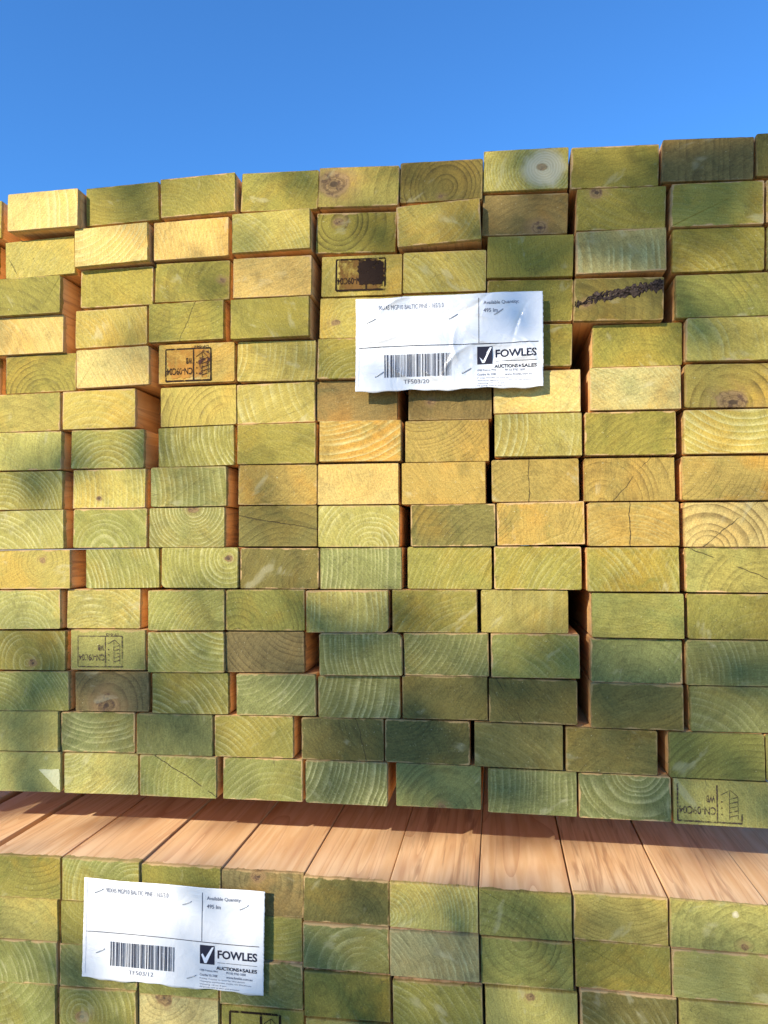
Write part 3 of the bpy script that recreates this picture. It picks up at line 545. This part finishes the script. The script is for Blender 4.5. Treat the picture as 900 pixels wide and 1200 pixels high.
def text_bm(bm, txt, x0, zc, wd, ht, y=-.6, bold=0.0, flip=False, fn=None, sub=0.0):
    """Text as real faces; x0..x0+wd wide, centred on zc in mm; flip turns it upside down."""
    cu = bpy.data.curves.new('t', 'FONT'); cu.body = txt; cu.size = 1; cu.offset = bold; cu.resolution_u = 3
    to = bpy.data.objects.new('t', cu); C.objects.link(to)
    dg = bpy.context.evaluated_depsgraph_get(); me = bpy.data.meshes.new_from_object(to.evaluated_get(dg))
    b2 = bmesh.new(); b2.from_mesh(me)
    xs = [v.co.x for v in b2.verts]; ys = [v.co.y for v in b2.verts]
    mx, Mx, my, My = min(xs), max(xs), min(ys), max(ys)
    vm = {}
    for v in b2.verts:
        u = (v.co.x-mx)/(Mx-mx); s = (v.co.y-my)/(My-my)
        if flip: u, s = 1-u, 1-s
        p_ = (x0 + u*wd, zc + (s-.5)*ht)
        vm[v.index] = bm.verts.new((p_[0]*MM, (y if fn is None else fn(*p_))*MM, p_[1]*MM))
    for f_ in b2.faces:
        try: bm.faces.new([vm[v.index] for v in f_.verts])
        except ValueError: pass
    b2.free(); bpy.data.objects.remove(to); bpy.data.curves.remove(cu); bpy.data.meshes.remove(me)
def stamp(parent, cx, cz, w_, h_, code, mark, top, mat, tilt=0.0, heavy=1.0, open_top=False):
    bm = bmesh.new(); t = .75*heavy
    x0, x1, z0, z1 = -w_/2, w_/2, -h_/2, h_/2; xm = x0 + w_*.62
    bar(bm, x0, z0, x0, z1, t); bar(bm, xm, z0, xm, z1, t, -.57)
    bar(bm, x0, z0, x1, z0, t*1.1, -.59)
    if not open_top: bar(bm, x0, z1, x1, z1, t, -.59)
    bar(bm, x1, z0, x1, z1 if not open_top else z0+h_*.25, t)
    text_bm(bm, code, x0+1.2, z0+h_*.30, (xm-x0)-2.4, h_*.22, flip=True, bold=.02)
    text_bm(bm, mark, xm-w_*.17, z0+h_*.62, w_*.14, h_*.19, flip=True, bold=.03)
    if top: text_bm(bm, top, xm+.5, z1+1.9, (x1-xm)*.85, 2.6, flip=True, bold=.02)
    a0, a1 = xm+(x1-xm)*.15, xm+(x1-xm)*.85; mid = (a0+a1)/2+.8
    bar(bm, mid, z0+h_*.88, a0, z0+h_*.74, .6, -.61); bar(bm, mid, z0+h_*.88, a1, z0+h_*.72, .6, -.63)
    bar(bm, mid-.8, z0+h_*.1, mid-.8, z0+h_*.86, .55); bar(bm, a1, z0+h_*.1, a1, z0+h_*.70, .55)
    for k in range(5): bar(bm, mid-.6, z0+h_*(.16+.12*k), a1-.2, z0+h_*(.22+.12*k), .8, -.65)
    for k in range(3): box(bm, ((a0+.9)*MM, -.6*MM, (z0+h_*(.22+.17*k))*MM), (1.1*MM, .1*MM, 1.5*MM))
    bmesh.ops.rotate(bm, verts=bm.verts[:], cent=(0, 0, 0), matrix=Matrix.Rotation(R(tilt), 3, 'Y'))
    bmesh.ops.translate(bm, verts=bm.verts[:], vec=(cx*MM, 0, cz*MM))
    return mesh_obj('ink_stamp', bm, mat, parent)
stamp(upper[(4, 3)], -9.5, -1.5, 53, 36, 'CN-09C04', 'WB', 'DF-062', BURN, heavy=2.2)
stamp(upper[(11, 2)], -9, -1.5, 53, 34, 'CN-09C04', 'WB', 'TY-062', FADED, heavy=1.4)
stamp(upper[(14, 9)], -11, -.5, 60, 36, 'CN-09C04', 'WB', None, FADED, heavy=2.0, open_top=True)
def blot(seed, x0, z0, x1, z1, y=-.47):
    rnd = random.Random(seed); b = bmesh.new(); n_ = 46; vv = []
    for k in range(n_):
        a = 2*math.pi*k/n_; m = 1/max(abs(math.cos(a)), abs(math.sin(a)))**.75*rnd.uniform(.84, 1.04)
        vv.append(b.verts.new((((x0+x1)/2+(x1-x0)/2*m*math.cos(a))*MM, y*MM, ((z0+z1)/2+(z1-z0)/2*m*math.sin(a))*MM)))
    b.faces.new(vv); return b
b_ = stamp(upper[(2, 5)], -1, 1.0, 54, 34, 'CN-09C04', 'WB', None, BURN, heavy=2.4)
bm = blot(11, -28, -17, 27, 19, -.40); mesh_obj('scorched_patch', bm, SCORCH, upper[(2, 5)])
mesh_obj('smudged_ink', blot(3, 8, -14, 23, 15), SMUDGE, upper[(4, 3)]).location.x = -.006
mesh_obj('amber_stain', blot(5, -30, -17, 22, 19, -.40), AMBER, upper[(4, 3)]).location.x = -.006
bm = blot(7, -5, -12, 26, 18); mesh_obj('burnt_patch', bm, BURN, upper[(2, 5)])
gt = G('freshly_torn_wood'); n = gt.noise(gt.coord(), 300, 3, .7)
gt.put(gt.b.inputs['Base Color'], gt.mix(n, (.62, .56, .32), (.42, .42, .20))); gt.b.inputs['Roughness'].default_value = .8; gt.bump(n, .8, .001)
def torn(parent, pts):
    bm = bmesh.new(); rnd = random.Random(9); out = []
    for (a, b), (c, d) in zip(pts, pts[1:]+pts[:1]):
        for k in range(5): out.append((a+(c-a)*k/5+rnd.uniform(-.5, .5), b+(d-b)*k/5+rnd.uniform(-.5, .5)))
    cx_, cz_ = sum(p[0] for p in out)/len(out), sum(p[1] for p in out)/len(out)
    ce = bm.verts.new((cx_*MM, -1.1*MM, cz_*MM)); vv = [bm.verts.new((a*MM, -.25*MM, b*MM)) for a, b in out]; v2 = [bm.verts.new((a*MM, .6*MM, b*MM)) for a, b in out]
    for k in range(len(vv)):
        m = (k+1) % len(vv); bm.faces.new((vv[k], vv[m], ce)); bm.faces.new((v2[k], v2[m], vv[m], vv[k]))
    bmesh.ops.recalc_face_normals(bm, faces=bm.faces)
    return mesh_obj('torn_corner', bm, gt.m, parent)
torn(upper[(14, 1)], [(18, 3), (43, 4), (43.5, -20), (36, -14)])
stamp(lower[(3, 4)], -8, -2, 54, 38, 'CN-09C04', 'WB', None, BURN, heavy=3.2)

# ------------------------------------------------------------------ the two tickets
def ticket(cx, y0, cz, w_, h_, tilt, code, wr, seed, st, lab):
    """Printed ticket in a clear sleeve, stapled on; fn gives the height of its creased surface (mm)."""
    rnd = random.Random(seed); ridges = []
    for k in range(26 if wr > .5 else 6):
        a = rnd.uniform(0, math.pi); ridges.append((rnd.uniform(-w_/2, w_/2), rnd.uniform(-h_/2, h_/2), a, rnd.uniform(1.4, 4.2), rnd.uniform(1.3, 3.4)*rnd.choice((1, 1, -.6)), rnd.uniform(12, 36), rnd.uniform(-.014, .014)))
    stp = [((u-.5)*w_, (.5-v)*h_) for u, v in st]
    def fn(x, z):
        h = 1.2 + .9*wr*math.sin(x*.045+seed)*math.cos(z*.06+seed*2) + .5*math.sin(x*.02+z*.03)
        for rx, rz, a, wd, am, ln, cv_ in ridges:
            dx, dz = x-rx, z-rz; s = dx*math.cos(a)+dz*math.sin(a); t = -dx*math.sin(a)+dz*math.cos(a) + cv_*s*s
            h += wr*am*math.exp(-abs(t)/wd)*math.exp(-(s/ln)**2)
        pin = 1.0
        for px, pz in stp: pin *= 1-.85*math.exp(-((x-px)**2+(z-pz)**2)/160)
        return -(max(.15, h*pin) + .9)
    root = bpy.data.objects.new('stock_ticket', None); C.objects.link(root)
    root.location = (cx*MM, y0*MM, cz*MM); root.rotation_euler = (0, -R(tilt), 0); root.empty_display_size = .02
    tag(root, lab, 'ticket', 'printed stock tickets stapled to the packs')
    bm = bmesh.new(); NX, NZ = 150, 80; gr = []
    edge_r = [rnd.uniform(-.35, .35) for _ in range(NZ+1)]; edge_l = [rnd.uniform(-.2, .2) for _ in range(NZ+1)]
    for j in range(NZ+1):
        row = []
        for i in range(NX+1):
            u, v = i/NX-.5, j/NZ-.5
            x, z = u*w_, v*h_
            if i == NX: x += edge_r[j]
            if i == 0: x += edge_l[j]
            if j == 0: z += .9*math.sin(i*.11+seed) + .5*math.sin(i*.31)
            if j == NZ: z += .4*math.sin(i*.09+seed)
            row.append(bm.verts.new((x*MM, fn(x, z)*MM, z*MM)))
        gr.append(row)
    for j in range(NZ):
        for i in range(NX): bm.faces.new((gr[j][i], gr[j][i+1], gr[j+1][i+1], gr[j+1][i]))
    sh = mesh_obj('sleeve', bm, SLEEVE, root, smooth=True)
    md = sh.modifiers.new('thickness', 'SOLIDIFY'); md.thickness = .0004; md.offset = -1
    X = lambda u: (u-.5)*w_
    Z = lambda v: (.5-v)*h_
    up = lambda x, z: fn(x, z) - .35
    def rule(bm, u0, v0, u1, v1, t, n_=60, sag=0.0, off=0.0):
        x0, z0, x1, z1 = X(u0), Z(v0), X(u1), Z(v1); d = Vector((x1-x0, z1-z0)); nn = Vector((-d.y, d.x)).normalized()*t/2; prev = None
        for k in range(n_+1):
            s = k/n_; x = x0+d.x*s; z = z0+d.y*s + sag*math.sin(s*6.0)
            a = bm.verts.new(((x+nn.x)*MM, (up(x+nn.x, z+nn.y)-off)*MM, (z+nn.y)*MM)); b = bm.verts.new(((x-nn.x)*MM, (up(x-nn.x, z-nn.y)-off)*MM, (z-nn.y)*MM))
            if prev: bm.faces.new((prev[0], prev[1], b, a))
            prev = (a, b)
    bm = bmesh.new(); rule(bm, .02, .53, .975, .53, .75, 90, .45); rule(bm, .665, .05, .665, .525, .6, 50); mesh_obj('ruled_lines', bm, PRINT, root)
    bm = bmesh.new(); rule(bm, .018, .03, .018, .95, .35, 60); mesh_obj('sleeve_seam', bm, SEAM, root)
    T = lambda s, u0, u1, v, ht, bold=0.0: text_bm(bm, s, X(u0), Z(v), (u1-u0)*w_, ht, bold=bold, fn=up)
    bm = bmesh.new(); T('90X45 MGP10 BALTIC PINE - 165/3.0', .126, .478, .105, 4.8, .0); mesh_obj('title_text', bm, GREYP, root)
    bm = bmesh.new(); T('Available Quantity:', .69, .875, .105, 4.6, .01); T('495 lm', .69, .765, .18, 4.1, .012); mesh_obj('quantity_text', bm, GREYP, root)
    bm = bmesh.new(); T(code, .262, .40, .905, 4.3, 0); mesh_obj('barcode_number', bm, GREYP, root)
    bm = bmesh.new(); x = 0.0; L_ = .365*w_; rb = random.Random(11)
    while x < L_-1.0:
        bw = rb.choice((.42, .42, .85, 1.25)); u0 = .158 + (x+bw/2)/w_
        rule(bm, u0, .615, u0, .855, bw, 14); x += bw + rb.choice((.5, .7, .7, 1.3))
    mesh_obj('barcode', bm, PRINT, root)
    # emblem: dark square with a pale tick
    lg = bpy.data.objects.new('emblem', None)
    bm = bmesh.new(); rule(bm, .656, .655, .736, .655, .185*h_, 8); lgo = mesh_obj('emblem_square', bm, PRINT, root)
    bm = bmesh.new()
    ck_ = [(.664, .655), (.672, .642), (.686, .685), (.722, .575), (.733, .572), (.694, .735), (.682, .735)]
    vs_ = [bm.verts.new((X(u)*MM, (up(X(u), Z(v))-.5)*MM, Z(v)*MM)) for u, v in ck_]
    for tr in ((0, 1, 2), (0, 2, 6), (2, 5, 6), (2, 3, 4), (2, 4, 5)): bm.faces.new([vs_[i] for i in tr])
    mesh_obj('tick_mark', bm, TICK, lgo)
    bm = bmesh.new(); T('FOWLES', .752, .965, .64, 8.6, .028); rule(bm, .752, .722, .965, .722, .45, 20); T('AUCTIONS', .746, .868, .775, 3.7, .03); T('SALES', .887, .965, .775, 3.7, .03)
    sx, sz = X(.8775), Z(.775)
    star = [bm.verts.new(((sx+math.cos(R(90+36*k))*(1.9 if k % 2 == 0 else .85))*MM, (up(sx, sz))*MM, (sz+math.sin(R(90+36*k))*(1.9 if k % 2 == 0 else .85))*MM)) for k in range(10)]
    bm.faces.new(star); mesh_obj('company_name', bm, PRINT, root)
    bm = bmesh.new()
    T('150B Frances Hwy', .656, .755, .812, 2.5, .01); T('Coorbie Vic 3108', .656, .752, .855, 2.5, .01)
    T('PH 03 9765 5600', .80, .905, .815, 2.5, .01); T('www.fowles.com.au', .80, .94, .858, 2.5, .01)
    T('Pricing: Tuesday to Saturday Warehouse', .655, .90, .893, 1.7); T('Viewing by appointment weekly, see Warehouse', .655, .935, .921, 1.7)
    T('Viewing 10 to 4 pm', .655, .80, .949, 1.7); T('All goods sold as seen and untested', .655, .87, .974, 1.7)
    mesh_obj('small_print', bm, GREYP, root)
    for k, (px, pz) in enumerate(stp):
        bm = bmesh.new(); a = R(24+rnd.uniform(-4, 8)); yy = fn(px, pz)
        seg = 6; path = [(-5.6, 1.6), (-5.4, -.5), (-3, -.8), (3, -.8), (5.4, -.5), (5.6, 1.6)]
        rings = []
        for (s, dy) in path:
            c0 = Vector((px+s*math.cos(a), yy+dy, pz+s*math.sin(a))); rg = []
            for j in range(seg):
                b = 2*math.pi*j/seg
                rg.append(bm.verts.new(((c0.x-.5*math.cos(b)*math.sin(a))*MM, (c0.y+.35*math.sin(b))*MM, (c0.z+.5*math.cos(b)*math.cos(a))*MM)))
            rings.append(rg)
        for A_, B_ in zip(rings, rings[1:]):
            for j in range(seg): bm.faces.new((A_[j], A_[(j+1) % seg], B_[(j+1) % seg], B_[j]))
        bmesh.ops.recalc_face_normals(bm, faces=bm.faces)
        mesh_obj('staple', bm, STEEL, root, smooth=True)
gs = G('clear_sleeve_over_white_paper'); gs.put(gs.b.inputs['Base Color'], (.73, .715, .69)); gs.b.inputs['Roughness'].default_value = .38
gs.b.inputs['Coat Weight'].default_value = .55; gs.b.inputs['Coat Roughness'].default_value = .14
gs.bump(gs.noise(gs.coord(), 42, 4, .55, 1.4), .45, .003); SLEEVE = gs.m
PRINT = ink_material('black_label_print', (.03, .03, .045), .20, .36, 120)
GREYP = simple('grey_label_print', (.13, .13, .16), .5).m
SEAM = simple('sleeve_seam_line', (.42, .42, .48), .4).m
TICK = simple('pale_emblem_tick', (.80, .80, .82), .4).m
STEEL = simple('staple_steel', (.42, .42, .42), .38, .9).m
ticket(-47.8, -9.0, 213.2, 196.8, 100.3, -0.39, 'TF503/20', 1.0, 3, [(.085, .24), (.53, .23), (.77, .20), (.13, .82), (.60, .81)], 'creased white barcode ticket in glossy sleeve, stapled to the upper pack')
ticket(-340.6, -YL - 5.0, -407.4, 200.6, 103.8, -0.61, 'TF503/12', 0.22, 8, [(.085, .12), (.58, .17), (.89, .17), (.10, .72), (.61, .89)], 'flat smooth white barcode ticket stapled to the lower pack')

# ------------------------------------------------------------------ the tree behind the camera that dapples the packs
gl = G('leaf_green'); P = gl.coord(); n = gl.noise(P, 3, 2)
gl.put(gl.b.inputs['Base Color'], gl.mix(n, (.045, .085, .02), (.09, .13, .035))); gl.b.inputs['Roughness'].default_value = .5
gbr = G('tree_bark'); n = gbr.noise(gbr.coord(), 14, 5, .7)
gbr.put(gbr.b.inputs['Base Color'], gbr.mix(n, (.06, .045, .03), (.2, .16, .12))); gbr.b.inputs['Roughness'].default_value = .9; gbr.bump(n, .8, .02)
def shade(x, z):
    """How much of the sun the foliage takes from a point of the pack fronts (metres)."""
    s = .22 + .10*(z < -.36) + .30/(1+math.exp((z+.09)/.035))
    for (cx, cz, rx, rz, a) in ((0.05,.33,.35,.12,.38),(.24,.32,.2,.14,.42),(-.1,-.2,.3,.09,.15),(.2,-.17,.2,.08,.20),(-.25,.03,.05,.025,.4),(-.5,.3,.22,.15,-.25),(-.48,-.02,.28,.16,-.25),(.15,.1,.2,.12,-.12),(-.15,.05,.06,.08,-.25),(.27,-.24,.05,.03,-.35),(.27,-.42,.06,.04,-.45),(-.55,-.42,.12,.08,-.25),(0,-.43,.3,.075,.15),(-.1,-.318,.8,.035,-.75),(-.33,-.41,.13,.06,-.3)):
        s += a*math.exp(-(((x-cx)/rx)**2+((z-cz)/rz)**2))
    return min(1, max(0, s))
def tree():
    root = bpy.data.objects.new('shade_tree', None); C.objects.link(root)
    cen = SUN*5.6; root.location = (cen.x-2.3, cen.y-.5, GZ*MM)
    tag(root, 'leafy green tree standing behind the photographer, shading the packs', 'tree')
    o0 = root.location.copy(); rnd = random.Random(21)
    def tube(bm, pts, r0, r1, seg=9):
        rings = []
        for i, p_ in enumerate(pts):
            t = i/(len(pts)-1); d = (pts[min(i+1, len(pts)-1)]-pts[max(i-1, 0)]).normalized(); a = d.orthogonal().normalized(); b = d.cross(a); rr = r0*(1-t)+r1*t
            rings.append([bm.verts.new(p_-o0+(a*math.cos(2*math.pi*j/seg)+b*math.sin(2*math.pi*j/seg))*rr) for j in range(seg)])
        for A_, B_ in zip(rings, rings[1:]):
            for j in range(seg): bm.faces.new((A_[j], A_[(j+1) % seg], B_[(j+1) % seg], B_[j]))
        bmesh.ops.recalc_face_normals(bm, faces=bm.faces)
    top = cen + Vector((-1.8, -.3, 1.1)); fork = Vector((o0.x+.1, o0.y, GZ*MM+1.5))
    bm = bmesh.new(); tube(bm, [o0, o0+Vector((.05, 0, .6)), fork, (fork+top)/2+Vector((.1, 0, 0)), top], .16, .03); mesh_obj('trunk', bm, gbr.m, root, True)
    for k in range(9):
        s = (fork+(top-fork)*(k/9)); a = rnd.uniform(0, 6.28); a = a*.5-1.57; e = s+Vector((math.cos(a), math.sin(a), .6))*rnd.uniform(.8, 1.7)
        q_ = e - e.dot(SUN)*SUN
        bm = bmesh.new(); tube(bm, [s, (s+e)/2+Vector((0, 0, .1)), e], .026, .005, 6); mesh_obj('limb', bm, gbr.m, root, True)
    bm = bmesh.new(); n_ = 0
    side = SUN.cross(Vector((0, 0, 1))).normalized(); upv = side.cross(SUN)
    for _ in range(26000):
        v = Vector((rnd.gauss(0, 1), rnd.gauss(0, 1), rnd.gauss(0, 1))).normalized()*(rnd.random()**.45)
        p_ = cen + side*0 + Vector((v.x*1.7-.35, v.y*1.6-.2, v.z*1.45+.1))
        t = p_.y/SUN.y                               # where its shadow meets the plane of the pack fronts
        hit = p_ - SUN*t
        near = -1.0 < hit.x < .95 and -.75 < hit.z < .75
        if near:
            dens = shade(hit.x, hit.z)
            keep = 0.20*max(0.0, -math.log(max(.03, 1-dens)))
            if rnd.random() > keep: continue
        elif rnd.random() > .38: continue
        nrm = Vector((rnd.gauss(0, 1), rnd.gauss(0, 1), rnd.gauss(0, 1)+.8)).normalized()
        a = nrm.orthogonal().normalized(); b = nrm.cross(a); th = rnd.uniform(0, 6.28)
        a, b = a*math.cos(th)+b*math.sin(th), b*math.cos(th)-a*math.sin(th)
        L_ = rnd.uniform(.03, .055); W_ = L_*.42
        q_ = p_-o0
        vs_ = [bm.verts.new(q_+a*L_), bm.verts.new(q_+b*W_+nrm*.004), bm.verts.new(q_-a*L_), bm.verts.new(q_-b*W_+nrm*.004)]
        bm.faces.new(vs_); n_ += 1
    mesh_obj('crown', bm, gl.m, root)
    print('leaves', n_)
tree()
